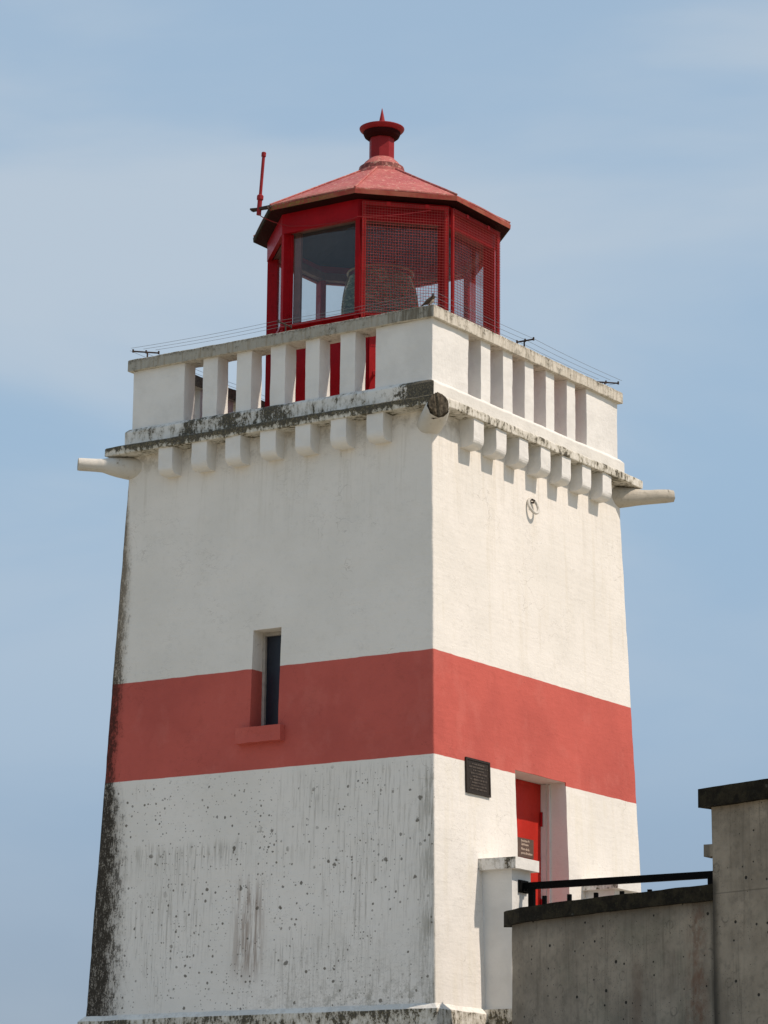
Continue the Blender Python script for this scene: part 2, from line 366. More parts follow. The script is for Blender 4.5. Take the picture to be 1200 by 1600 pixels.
def mat_plain(name, col, rough=.5, metal=0.0, var=.25, bs=.2, scale=12, spec=.4):
    g = NG(name)
    n = g.noise(scale, 5, .65)
    base = g.mix(g.mr(n, .35, .7), col, tuple(c * (1 - var) for c in col))
    return g.fin(base, rough, g.bump(n, bs, .004), metal=metal, spec=spec)

def mat_glass(name, tint, refl=1.45, dirt=.06):
    g = NG(name)
    g.t.nodes.remove(g.b)
    tr = g.n('ShaderNodeBsdfTransparent'); tr.inputs[0].default_value = (*tint, 1)
    gl = g.n('ShaderNodeBsdfGlossy'); gl.inputs['Roughness'].default_value = .03
    gg = g.n('ShaderNodeNewGeometry'); dt = g.n('ShaderNodeVectorMath', operation='DOT_PRODUCT')
    g.l(gg.outputs['Normal'], dt.inputs[0]); g.l(gg.outputs['Incoming'], dt.inputs[1])
    fz = g.add(.06, g.mul(g.math('POWER', g.sub(1.0, g.math('ABSOLUTE', dt.outputs['Value'])), 5.0), .9))
    df = g.n('ShaderNodeBsdfDiffuse'); df.inputs[0].default_value = (.35, .34, .32, 1)
    m1 = g.n('ShaderNodeMixShader'); m2 = g.n('ShaderNodeMixShader')
    g.l(fz, m1.inputs[0]); g.l(tr.outputs[0], m1.inputs[1]); g.l(gl.outputs[0], m1.inputs[2])
    g.l(g.mr(g.noise(2.5, 5, .6), .3, .8, dirt * .4, dirt * 1.6), m2.inputs[0]); g.l(m1.outputs[0], m2.inputs[1]); g.l(df.outputs[0], m2.inputs[2])
    g.l(m2.outputs[0], g.out.inputs[0])
    return g.m

def mat_lens():
    g = NG('green_prism_glass')
    n = g.noise(9, 4, .7, g.scl(1, 1, 2.2), dist=1.5); r = g.noise(1, 3, .5, g.scl(1, 1, 30))
    base = g.mix(g.mr(n, .4, .66), (.05, .105, .07), (.30, .42, .30))
    m = g.fin(base, .22, g.bump(r, .6, .02), spec=.9)
    g.b.inputs['Transmission Weight'].default_value = .0
    return m

def mat_ground():
    g = NG('dry_grass_and_gravel')
    n = g.noise(.4, 5, .6); f = g.noise(9, 4, .7)
    base = g.mix(g.mr(n, .4, .6), (.34, .295, .20), (.42, .37, .265))
    base = g.mix(g.mul(g.mr(f, .45, .7), .5), base, (.20, .19, .10))
    return g.fin(base, .95, g.bump(f, .6, .05))

def mat_paving():
    g = NG('pale_paving')
    n = g.noise(2, 5, .6); f = g.noise(40, 3, .6)
    base = g.mix(g.mr(n, .4, .6), (.42, .40, .36), (.34, .325, .29))
    base = g.mix(g.mul(g.mr(f, .5, .7), .4), base, (.25, .24, .21))
    return g.fin(base, .9, g.bump(f, .3, .005))

M_TOWER = mat_tower()
M_TRIM = mat_trim('whitewashed_trim', lich=.10, lichL=.05)
M_LEDGE = mat_trim('lichened_ledge', white=(.66, .63, .56), lich=.72, lichL=.14, lo=8.98, hi=9.06, grime=(.36, .33, .25))
M_BASEC = mat_trim('lichened_course', white=(.72, .70, .65), lich=.15, lichL=.46, corner=True)
M_PLINTH = mat_trim('stained_plinth', white=(.66, .63, .56), lich=.74, lichL=.1, topclean=True, grime=(.34, .30, .22))
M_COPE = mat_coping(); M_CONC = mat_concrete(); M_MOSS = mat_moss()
M_SPOUT = mat_trim('old_spout_cement', white=(.46, .42, .35), lich=.55, lichL=.1)
M_PIPE = mat_trim('grimy_whitewashed_spout', white=(.60, .575, .52), lich=.38, lichL=.05, grime=(.40, .36, .29))
M_ROT = mat_plain('broken_dark_cement', (.13, .108, .078), .95, var=.8, bs=1.0, scale=24, spec=.1)
M_RED = mat_redpaint('red_gloss_paint')
M_REDB = mat_redpaint('bright_red_paint', (.42, .018, .020), .2)
M_REDM = mat_redpaint('wire_red_paint', (.33, .055, .05), .2, .6)
M_SOFF = mat_redpaint('underside_shade_paint', (.030, .0035, .0035), .2, .9)  # near-black red: shade under the eaves and vent cap put into the colour
M_VENT = mat_redpaint('vent_red_paint', (.27, .022, .026), .4, .5)
M_DOOR = mat_redpaint('door_red_paint', (.50, .03, .02), .15, .45)
M_ROOF = mat_roof(); M_EAVE = mat_eave()
M_CEIL = mat_plain('dark_interior_paint', (.045, .04, .05), .7)
M_INT = mat_plain('brown_interior_paint', (.17, .07, .055), .6)
M_BLACK = mat_plain('black_rail_paint', (.003, .003, .003), .75, spec=.08)
M_IRON = mat_plain('rusty_iron', (.045, .028, .022), .8, var=.4)
M_WIRE = mat_plain('steel_wire', (.17, .18, .19), .5, .2)
M_BRONZE = mat_plain('dark_bronze', (.034, .025, .019), .6, 0, var=.5, scale=60, bs=.5, spec=.2)
M_BRZLET = mat_plain('worn_bronze_relief', (.10, .078, .062), .6, spec=.3)
M_SIGN = mat_plain('brown_sign_plate', (.115, .075, .058), .5)
M_LETTER = mat_plain('cream_sign_letters', (.62, .50, .40), .6)
M_GLASS = mat_glass('lantern_glass', (.86, .89, .90), 1.45, .05)
M_DARKGL = mat_plain('dark_navy_pane', (.010, .014, .026), .35, var=.3)  # window pane drawn as one opaque dark navy colour
M_FRAME = mat_plain('grey_white_frame_paint', (.42, .39, .35), .6)
M_RINGP = mat_plain('whitewashed_iron', (.62, .59, .53), .6)
M_LENS = mat_lens(); M_BRASS = mat_plain('dull_brass', (.30, .20, .10), .4, .7)
M_BIRD = mat_plain('brown_feathers', (.085, .055, .035), .9, var=.6, scale=60)
M_BELLY = mat_plain('pale_feathers', (.40, .34, .27), .9)
M_GROUND = mat_ground(); M_PAVE = mat_paving()

# ------------------------------------------------------------------ object helpers
WORLD = {}
def tag(o, label=None, cat=None, group=None, kind=None):
    if label: o['label'] = label
    if cat: o['category'] = cat
    if group: o['group'] = group
    if kind: o['kind'] = kind
    return o
def thing(name, loc, label, cat, group=None):
    o = D.objects.new(name, None); COL.objects.link(o); o.location = loc; o.empty_display_size = .2
    WORLD[o.name] = Vector(loc)
    return tag(o, label, cat, group)
def finish(name, bm, mat, parent=None, origin=None, smooth=False, kind=None, mat2=None):
    bmesh.ops.recalc_face_normals(bm, faces=bm.faces)
    if origin is None:
        xs = [v.co for v in bm.verts]
        origin = Vector([(min(c[i] for c in xs) + max(c[i] for c in xs)) / 2 for i in range(3)])
    origin = Vector(origin)
    for v in bm.verts: v.co -= origin
    me = D.meshes.new(name); bm.to_mesh(me); bm.free()
    me.materials.append(mat)
    if mat2: me.materials.append(mat2)
    if smooth:
        for p in me.polygons: p.use_smooth = True
        me.set_sharp_from_angle(angle=rad(38))
    o = D.objects.new(name, me); COL.objects.link(o)
    if parent is not None:
        o.parent = parent; o.location = origin - WORLD[parent.name]
    else: o.location = origin
    WORLD[o.name] = origin
    if kind: o['kind'] = kind
    return o
def dup(o, world, parent, rz=0.0):
    c = o.copy(); COL.objects.link(c); c.parent = parent
    c.location = Vector(world) - WORLD[parent.name]; c.rotation_euler = (0, 0, rz); WORLD[c.name] = Vector(world)
    return c
def box(bm, x0, x1, y0, y1, z0, z1, M=None):
    vs = [bm.verts.new(Vector(p)) for p in ((x0, y0, z0), (x1, y0, z0), (x1, y1, z0), (x0, y1, z0), (x0, y0, z1), (x1, y0, z1), (x1, y1, z1), (x0, y1, z1))]
    if M is not None:
        for v in vs: v.co = M @ v.co
    for f in ((0, 3, 2, 1), (4, 5, 6, 7), (0, 1, 5, 4), (1, 2, 6, 5), (2, 3, 7, 6), (3, 0, 4, 7)): bm.faces.new([vs[i] for i in f])
    return vs
def prism(bm, pts, z0, z1):
    a = [bm.verts.new((p[0], p[1], z0)) for p in pts]; b = [bm.verts.new((p[0], p[1], z1)) for p in pts]
    n = len(pts)
    bm.faces.new(a[::-1]); bm.faces.new(b)
    for i in range(n): bm.faces.new((a[i], a[(i + 1) % n], b[(i + 1) % n], b[i]))
def bevel(bm, off, seg=2, ang=30):
    es = [e for e in bm.edges if len(e.link_faces) == 2 and e.calc_face_angle(0) > rad(ang)]
    bmesh.ops.bevel(bm, geom=es, offset=off, segments=seg, affect='EDGES', profile=.6, clamp_overlap=True)
def slice_up(bm, step):
    xs = [v.co for v in bm.verts]
    for ax in range(3):
        lo = min(c[ax] for c in xs); hi = max(c[ax] for c in xs); n = int((hi - lo) / step)
        if n < 2: continue
        no = Vector((0, 0, 0)); no[ax] = 1
        for i in range(1, n):
            p = Vector((0, 0, 0)); p[ax] = lo + (hi - lo) * i / n
            bmesh.ops.bisect_plane(bm, geom=bm.verts[:] + bm.edges[:] + bm.faces[:], plane_co=p, plane_no=no)
def wob(p, amp, f=5.0):
    v = noise.noise_vector(p * f); w = noise.noise_vector(p * f * 4 + Vector((9, 3, 5)))
    return (v + w * .5) * amp
def rough(bm, amp=.004, f=5.0, seed=0):
    o = Vector((seed * 3.7, seed * 1.3, seed * 2.1))
    for v in bm.verts: v.co += wob(v.co + o, amp, f)
def tube(bm, pts, r, n=8, caps=True, rs=None):
    pts = [Vector(p) for p in pts]; rings = []
    for i, p in enumerate(pts):
        t = (pts[min(i + 1, len(pts) - 1)] - pts[max(i - 1, 0)]).normalized()
        a = t.cross(Vector((0, 0, 1)))
        if a.length < .05: a = t.cross(Vector((0, 1, 0)))
        a.normalize(); b = t.cross(a); rr = rs[i] if rs else r
        rings.append([bm.verts.new(p + (a * math.cos(k * math.tau / n) + b * math.sin(k * math.tau / n)) * rr) for k in range(n)])
    for i in range(len(rings) - 1):
        for k in range(n): bm.faces.new((rings[i][k], rings[i][(k + 1) % n], rings[i + 1][(k + 1) % n], rings[i + 1][k]))
    if caps: bm.faces.new(rings[0][::-1]); bm.faces.new(rings[-1])
def lathe(bm, prof, n=32, a0=0.0, c=(0, 0)):
    rings = []
    for r, z in prof:
        if r < 1e-4: rings.append([bm.verts.new((c[0], c[1], z))])
        else: rings.append([bm.verts.new((c[0] + r * math.cos(a0 + k * math.tau / n), c[1] + r * math.sin(a0 + k * math.tau / n), z)) for k in range(n)])
    for i in range(len(rings) - 1):
        A, B = rings[i], rings[i + 1]
        for k in range(n):
            k2 = (k + 1) % n
            if len(A) == 1 and len(B) > 1: bm.faces.new((A[0], B[k2], B[k]))
            elif len(B) == 1 and len(A) > 1: bm.faces.new((A[k], A[k2], B[0]))
            elif len(A) > 1: bm.faces.new((A[k], A[k2], B[k2], B[k]))
def newbm(): return bmesh.new()

# ------------------------------------------------------------------ ground
def hgt(x, y):
    d = math.hypot(x * .9, y)
    t = max(0, min(1, (d - 4.6) / 7)); t = t * t * (3 - 2 * t)
    return 2.62 * (1 - t) - .25 * t + noise.noise(Vector((x, y, 0)) * .1) * .05
bm = newbm()
ticks = [-9000, -3000, -1000, -300, -120, -60, -40] + [-30 + i * 1.5 for i in range(41)] + [40, 60, 120, 300, 1000, 3000, 9000]
gv = [[bm.verts.new((x, y, hgt(x, y))) for y in ticks] for x in ticks]
for i in range(len(ticks) - 1):
    for j in range(len(ticks) - 1): bm.faces.new((gv[i][j], gv[i + 1][j], gv[i + 1][j + 1], gv[i][j + 1]))
finish('ground', bm, M_GROUND, origin=(0, 0, 0), smooth=True, kind='structure')
bm = newbm()      # footpath round the near side
ring = []
for i in range(49):
    a = rad(-150 + i * 4.6)
    for r in (12.6, 17.5): ring.append(bm.verts.new((r * math.cos(a), r * math.sin(a), hgt(r * math.cos(a), r * math.sin(a)) + .05)))
for i in range(48): bm.faces.new((ring[2 * i], ring[2 * i + 1], ring[2 * i + 3], ring[2 * i + 2]))
finish('path', bm, M_PAVE, kind='structure')
bm = newbm(); box(bm, -4.2, 5.1, -4.3, 4.2, 2.0, 2.72); bevel(bm, .01)
finish('terrace', bm, M_PAVE, kind='structure')

# ------------------------------------------------------------------ lighthouse
LH = thing('lighthouse', (0, 0, 2.72), 'square white lighthouse with one red band, balustraded gallery and red octagonal lantern room', 'lighthouse')

# tower walls, real openings for the slit window (south) and the door (east)
DOOR = (-.48, .483, 3.37, 5.70); WIN = (-.18, .153, 6.06, 7.03)
def frange(a, b, n): return [a + (b - a) * i / n for i in range(n + 1)]
def lines(a, b, cuts, step):
    pts = [a] + [c for c in cuts if a < c < b] + [b]; out = [a]
    for p, q in zip(pts, pts[1:]): out += frange(p, q, max(1, round((q - p) / step)))[1:]
    return out
def wall_face(bm, ang, hole):
    cuts = (hole[0], hole[1]) if hole else ()
    zc = (hole[2], hole[3]) if hole else ()
    us = lines(-1.74, 1.74, cuts, .07); zs = lines(3.36, 8.975, zc, .07)
    R = Matrix.Rotation(ang, 3, 'Z')
    def pos(u, z, e=0.0):       # local: outward = +x, along = y ; e = how deep inward
        w = wall_w(z); return R @ Vector((w - e, u, z))
    def P(u, z, e=0.0, k=1.0):
        p = pos(u, z, e); d = wob(p, .0035 * k, 4.0); return p + d
    grid = []
    for z in zs:
        w = wall_w(z); row = []
        cz = wob(R @ Vector((w, w, z)), .003, 9); cz2 = wob(R @ Vector((w, -w, z)), .003, 9)
        ext = [(-w, .012), (-w + .012, .002)]
        full = [(-w + .003, .007), (-w + .012, .0008), (-w + .030, 0)] + [(u, 0) for u in us] + [(w - .030, 0), (w - .012, .0008), (w - .003, .007)]
        for u, e in full:
            p = pos(u, z, e)
            row.append(bm.verts.new(p + wob(p, .0035, 4.0) + (cz if u > w - .02 else cz2 if u < -w + .02 else Vector())))
        grid.append(row)
    allu = [None] * 3 + us + [None] * 3
    for i in range(len(zs) - 1):
        for j in range(len(allu) - 1):
            if hole and allu[j] is not None and allu[j + 1] is not None:
                if allu[j] >= hole[0] - 1e-6 and allu[j + 1] <= hole[1] + 1e-6 and zs[i] >= hole[2] - 1e-6 and zs[i + 1] <= hole[3] + 1e-6: continue
            bm.faces.new((grid[i][j], grid[i][j + 1], grid[i + 1][j + 1], grid[i + 1][j]))
    if hole:
        dep = hole[4]
        zi = [i for i, z in enumerate(zs) if hole[2] - 1e-6 <= z <= hole[3] + 1e-6]
        ui = [j + 3 for j, u in enumerate(us) if hole[0] - 1e-6 <= u <= hole[1] + 1e-6]
        def inner(v, z): 
            q = R.transposed() @ v.co; q = Vector((dep, q.y, q.z)); return bm.verts.new(R @ q)
        for jj in (ui[0], ui[-1]):
            prev = None
            for i in zi:
                a = grid[i][jj]; b = inner(a, zs[i])
                m = bm.verts.new((a.co + b.co) / 2 + wob(a.co + Vector((1, 1, 0)), .002))
                if prev: bm.faces.new((prev[0], a, m, prev[1])); bm.faces.new((prev[1], m, b, prev[2]))
                prev = (a, m, b)
        for ii in (zi[0], zi[-1]):
            prev = None
            for j in ui:
                a = grid[ii][j]; b = inner(a, 0)
                if prev: bm.faces.new((prev[0], a, b, prev[1]))
                prev = (a, b)
bm = newbm()
wall_face(bm, 0, (*DOOR, 1.60))
wall_face(bm, rad(-90), (WIN[0], WIN[1], WIN[2], WIN[3], 1.62))
wall_face(bm, rad(90), None); wall_face(bm, rad(180), None)
for f in bm.faces: f.smooth = True
# join the corners
bmesh.ops.remove_doubles(bm, verts=bm.verts, dist=.0015)
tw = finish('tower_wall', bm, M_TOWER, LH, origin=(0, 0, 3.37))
for p in tw.data.polygons: p.use_smooth = True
tw.data.set_sharp_from_angle(angle=rad(35))

def ring_block(name, outer, inner, z0, z1, mat, cham=0.0, step=.09, amp=.004, bev=.008, parent=LH):
    bm = newbm()
    for k in range(4):
        R = Matrix.Rotation(rad(90 * k), 4, 'Z')
        # mitred trapezium segment, outward +x
        o, i = outer, inner
        pro = [(i, z0), (o, z0), (o, z1 - cham), (o - cham, z1), (i, z1)] if cham else [(i, z0), (o, z0), (o, z1), (i, z1)]
        n = max(2, int(2 * o / step)); rows = []
        for a in range(n + 1):
            t = -1 + 2 * a / n
            rows.append([bm.verts.new(R @ Vector((r, r * t, z))) for r, z in pro])
        m = len(pro)
        for a in range(n):
            for b in range(m): bm.faces.new((rows[a][b], rows[a + 1][b], rows[a + 1][(b + 1) % m], rows[a][(b + 1) % m]))
    bmesh.ops.remove_doubles(bm, verts=bm.verts, dist=.0005)
    if bev: bevel(bm, bev, 2)
    rough(bm, amp, 6)
    return finish(name, bm, mat, parent)

# foot of the tower
ring_block('base_plinth', 2.052, 1.55, 2.72, 3.395, M_PLINTH, cham=.05, amp=.006, bev=.006)
# gallery slab, parapet course and coping
ring_block('gallery_ledge', 1.992, 0.6, 8.972, 9.063, M_LEDGE, cham=.012, step=.05, amp=.007, bev=.010)
bm = newbm(); box(bm, -.7, .7, -.7, .7, 8.98, 9.05); finish('gallery_floor', bm, M_TRIM, LH)
ring_block('parapet_course', 1.853, 1.56, 9.060, 9.268, M_BASEC, cham=.035, step=.05, amp=.005, bev=.010)
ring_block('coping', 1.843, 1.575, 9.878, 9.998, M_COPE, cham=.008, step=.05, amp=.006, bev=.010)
# corner piers (L in plan)
for k in range(4):
    bm = newbm(); a, b, c_ = 1.8, 1.62, 1.15
    prism(bm, [(a, a), (c_, a), (c_, b), (b, b), (b, c_), (a, c_)], 9.262, 9.882)
    bmesh.ops.transform(bm, matrix=Matrix.Rotation(rad(90 * k), 4, 'Z'), verts=bm.verts)
    bevel(bm, .008, 2); slice_up(bm, .1); rough(bm, .004, 5, k)
    finish('corner_pier', bm, M_TRIM, LH)
# balusters
variants = []
for q in range(3):
    bm = newbm(); box(bm, -.09, .09, -.086, .086, 9.262, 9.882); bevel(bm, .008, 2); slice_up(bm, .08); rough(bm, .005, 6, q + 11)
    variants.append(finish('baluster', bm, M_TRIM, LH, origin=(0, 0, 9.57)))
used = 0
for s in range(4):
    an = rad(90 * s)
    for k in range(5):
        c0 = Vector((1.71, -.828 + .414 * k, 9.57)); w = Matrix.Rotation(an, 3, 'Z') @ c0
        if used < 3:
            o = variants[used]; o.location = w - WORLD[LH.name]; o.rotation_euler = (0, 0, an)
        else: dup(variants[(k * 2 + s) % 3], w, LH, an)
        used += 1
for o in LH.children:
    if o.name.startswith('baluster'): o.rotation_euler.z += random.uniform(-.02, .02); o.scale = (random.uniform(.97, 1.03), random.uniform(.96, 1.05), 1)
# corbels
cvar = []
for q in range(4):
    bm = newbm(); pr = [(-.13, .275), (.085, .275), (.085, .075)]
    for t in range(1, 6):
        a = t / 6 * math.pi / 2; pr.append((.085 - .075 * (1 - math.cos(a)), .075 - .075 * math.sin(a)))
    pr += [(.0, .0), (-.13, .0)]
    for sgn in (0,):
        A = [bm.verts.new((x, -.091, z)) for x, z in pr]; B = [bm.verts.new((x, .091, z)) for x, z in pr]
        bm.faces.new(A); bm.faces.new(B[::-1])
        for i in range(len(pr)): bm.faces.new((A[i], B[i], B[(i + 1) % len(pr)], A[(i + 1) % len(pr)]))
    bevel(bm, .009, 2, 40); slice_up(bm, .07); rough(bm, .006, 8, q + 20)
    cvar.append(finish('corbel', bm, M_TRIM, LH, origin=(0, 0, 0), smooth=False))
used = 0
for s in range(4):
    an = rad(90 * s)
    for k in range(7):
        w = Matrix.Rotation(an, 3, 'Z') @ Vector((1.888, -1.232 + .4163 * k, 8.705))
        if used < 4:
            o = cvar[used]; o.location = w - WORLD[LH.name]; o.rotation_euler = (0, 0, an)
        else: dup(cvar[(k * 3 + s) % 4], w, LH, an)
        used += 1
for o in LH.children:
    if o.name.startswith('corbel'): o.rotation_euler.z += random.uniform(-.025, .025); o.scale = (random.uniform(.95, 1.04), random.uniform(.95, 1.06), 1); o.location.z += random.uniform(-.008, .004)
# corner water spouts
def spout(ang, kind):
    R = Matrix.Rotation(ang, 4, 'Z')       # local +x is the outward diagonal
    s2 = math.sqrt(2)
    bm = newbm()
    if kind == 'pipe':      # smooth whitewashed pipe, slightly lipped
        pts = [(1.66, 8.86, .12), (1.82, 8.863, .113), (1.89, 8.870, .103), (1.94, 8.875, .091), (1.98, 8.878, .078), (2.00, 8.878, .070), (2.05, 8.878, .067), (2.10, 8.878, .066), (2.16, 8.878, .066), (2.178, 8.879, .063)]
    elif kind == 'log':
        pts = [(1.66, 8.86, .12), (1.82, 8.863, .113), (1.89, 8.872, .103), (1.93, 8.876, .094), (1.98, 8.879, .084), (2.04, 8.885, .078), (2.10, 8.893, .073), (2.16, 8.901, .069), (2.222, 8.908, .063)]
    else:
        pts = [(1.64, 8.84, .118), (1.76, 8.850, .124), (1.83, 8.864, .126), (1.90, 8.884, .122), (1.95, 8.904, .116), (2.0, 8.922, .108)]
    P = [Vector((s2 * a, 0, z)) for a, z, r in pts]
    tube(bm, P, .1, 16, True, [r for a, z, r in pts])
    # hollow mouth
    f = max(bm.faces, key=lambda q: q.calc_center_median().x if len(q.verts) > 8 else -9)
    r1 = bmesh.ops.inset_region(bm, faces=[f], thickness=.02 if kind != 'stub' else .03)
    bmesh.ops.translate(bm, verts=f.verts, vec=Vector((-.06, 0, 0)))
    if kind != 'pipe':
        for v in bm.verts:
            if v.co.x > 1.93 * s2: v.co += wob(v.co, .018 if kind == 'stub' else .010, 11)
    bmesh.ops.transform(bm, matrix=R, verts=bm.verts)
    return bm
finish('water_spout', spout(rad(225), 'pipe'), M_PIPE, LH, smooth=True)
finish('water_spout', spout(rad(45), 'log'), M_SPOUT, LH, smooth=True)
finish('water_spout', spout(rad(135), 'pipe'), M_TRIM, LH, smooth=True)
finish('water_spout', spout(rad(-45), 'stub'), M_PIPE, LH, smooth=True)
bm = newbm(); s2 = math.sqrt(2); P = [Vector((a / s2 * s2, -a / s2 * s2, z)) for a, z in ((1.955, 8.915), (1.99, 8.925), (2.025, 8.93))]
tube(bm, P, .11, 18, True, [.128, .126, .112])
for v in bm.verts:
    q = v.co - Vector((1.99, -1.99, 8.92)); lat = Vector((1, 1, 0)).normalized(); a_ = q.dot(lat); v.co -= lat * a_ * .22; v.co.z += .012
bmesh.ops.subdivide_edges(bm, edges=bm.edges[:], cuts=3); rough(bm, .024, 15, 3)
finish('broken_spout_mouth', bm, M_ROT, LH)

# slit window
bm = newbm()
y0 = -1.72
for b in ((-.178, -.148), (.121, .151)): box(bm, b[0], b[1], y0, y0 + .05, 6.062, 7.028)
box(bm, -.148, .121, y0, y0 + .05, 6.992, 7.028); box(bm, -.148, .121, y0, y0 + .05, 6.062, 6.088)
win = finish('window', bm, M_FRAME, LH)
bm = newbm(); box(bm, -.147, .120, y0 + .03, y0 + .04, 6.089, 6.991); finish('pane', bm, M_DARKGL, win)
bm = newbm(); box(bm, -.292, .236, -1.985, -1.80, 5.918, 6.068); bevel(bm, .008, 2); slice_up(bm, .05); rough(bm, .006, 9)
finish('sill', bm, M_TOWER, win)
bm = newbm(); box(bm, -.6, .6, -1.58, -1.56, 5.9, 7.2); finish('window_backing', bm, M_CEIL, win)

# door
bm = newbm(); box(bm, 1.585, 1.645, -.466, .468, 3.46, 5.695); bevel(bm, .004, 1)
door = finish('door', bm, M_DOOR, LH)
bm = newbm()
for a, b in ((-.478, -.468), (.470, .481)):
    box(bm, 1.56, 1.70, a, b, 3.46, 5.695)
box(bm, 1.735, 1.748, .462, .481, 3.46, 5.69); box(bm, 1.735, 1.748, -.478, -.46, 3.46, 5.69)
bevel(bm, .005, 1); finish('door_frame', bm, M_TRIM, door)
bm = newbm(); box(bm, 1.47, 2.14, -.478, .481, 3.33, 3.46); bevel(bm, .008); finish('threshold', bm, M_PLINTH, door)
for z in (5.35, 4.50):
    bm = newbm(); tube(bm, [(1.662, .452, z - .07), (1.662, .452, z + .07)], .013, 8); finish('hinge', bm, M_RED, door)
bm = newbm(); tube(bm, [(1.66, .34, 4.50), (1.70, .34, 4.49), (1.715, .36, 4.50), (1.715, .47, 4.515)], .005, 6); finish('latch_hook', bm, M_BRASS, door)

# ------------------------------------------------------------------ lantern room
A8 = [rad(22.5 + 45 * k) for k in range(8)]
def octp(r, k): return Vector((r * math.cos(A8[k % 8]), r * math.sin(A8[k % 8]), 0))
# solid lower wall, eight steel panels
for k in range(8):
    bm = newbm(); p, q = octp(1.165, k), octp(1.165, k + 1); n = ((p + q) / 2).normalized(); t = (q - p).normalized()
    a, b = p + t * .012, q - t * .012
    for z0, z1, d in ((9.05, 10.30, .03),):
        vs = [a, b, b - n * d, a - n * d]; prism(bm, [(v.x, v.y) for v in vs], z0, z1)
    bevel(bm, .004, 1)
    lw = finish('lantern_wall_panel', bm, M_RED, LH)
    if k == 6:
        bm = newbm(); ctr = (p + q) / 2
        a, b = ctr - t * .325, ctr + t * .325
        vs = [a + n * .002, b + n * .002, b + n * .022, a + n * .022]; prism(bm, [(v.x, v.y) for v in vs], 9.20, 10.18); bevel(bm, .004, 1)
        h = finish('hatch', bm, M_REDB, LH)
        bm = newbm(); c0 = ctr - t * .275 + n * .022
        tube(bm, [Vector((c0.x, c0.y, 9.70)), Vector((c0.x, c0.y, 9.70)) + n * .03, Vector((c0.x, c0.y, 9.70)) + n * .045, Vector((c0.x, c0.y, 9.70)) + n * .055], .02, 12, True, [.014, .014, .034, .022])
        finish('knob', bm, M_REDB, h, smooth=True)
# radial corner posts
pbm = newbm(); box(pbm, 1.085, 1.205, -.024, .024, 9.05, 11.32); box(pbm, 1.09, 1.122, -.034, .034, 10.30, 11.315)
for zb in (10.45, 10.80, 11.15): tube(pbm, [(1.150, -.026, zb), (1.150, .026 + .005, zb)], .008, 8); tube(pbm, [(1.150, -.031, zb), (1.150, -.024, zb)], .008, 8); bevel(pbm, .004, 1)
post = finish('corner_post', pbm, M_RED, LH, origin=(0, 0, 10.2))
for k in range(8):
    if k == 0: post.rotation_euler = (0, 0, A8[0])
    else: dup(post, (0, 0, 10.2), LH, A8[k])
def ring8(name, pairs, mat, parent=LH, smooth=False):
    bm = newbm(); n = len(pairs); rings = [[bm.verts.new(octp(r, k) + Vector((0, 0, z))) for k in range(8)] for r, z in pairs]
    for i in range(n):
        A, B = rings[i], rings[(i + 1) % n]
        for k in range(8): bm.faces.new((A[k], A[(k + 1) % 8], B[(k + 1) % 8], B[k]))
    return finish(name, bm, mat, parent, smooth=smooth)
ring8('lantern_sill', [(1.06, 10.296), (1.222, 10.296), (1.222, 10.322), (1.19, 10.336), (1.06, 10.336)], M_RED)
ring8('fascia', [(1.17, 11.305), (1.216, 11.305), (1.216, 11.515), (1.17, 11.515)], M_RED)
ring8('window_head', [(1.07, 11.318), (1.15, 11.318), (1.15, 11.40), (1.07, 11.40)], M_INT)
bm = newbm()
fl = [bm.verts.new(octp(1.05, k) + Vector((0, 0, 10.20))) for k in range(8)]; bm.faces.new(fl); finish('lantern_floor', bm, M_CEIL, LH)
# inside lining of the roof
bm = newbm(); pr = [(1.16, 11.50), (.26, 11.95), (.0, 11.95)]
rings = [[bm.verts.new(octp(r, k) + Vector((0, 0, z))) for k in range(8)] for r, z in pr[:2]]
for k in range(8): bm.faces.new((rings[0][k], rings[0][(k + 1) % 8], rings[1][(k + 1) % 8], rings[1][k]))
bm.faces.new(rings[1]); finish('ceiling', bm, M_CEIL, LH)
# inner sash stile of the south window
bm = newbm(); p, q = octp(1.095, 5), octp(1.095, 6); t = (q - p).normalized(); n = ((p + q) / 2).normalized()
vs = [p + t * .03, p + t * .115, p + t * .115 - n * .03, p + t * .03 - n * .03]; prism(bm, [(v.x, v.y) for v in vs], 10.336, 11.318)
finish('sash_stile', bm, M_INT, LH)
# panes
for k in range(8):
    bm = newbm(); p, q = octp(1.108, k), octp(1.108, k + 1); t = (q - p).normalized(); n = ((p + q) / 2).normalized()
    a, b = p + t * .03, q - t * .03
    vs = [bm.verts.new(Vector((v.x, v.y, z))) for v, z in ((a, 10.337), (b, 10.337), (b, 11.317), (a, 11.317))]
    bm.faces.new(vs); finish('window_pane', bm, M_GLASS, LH)
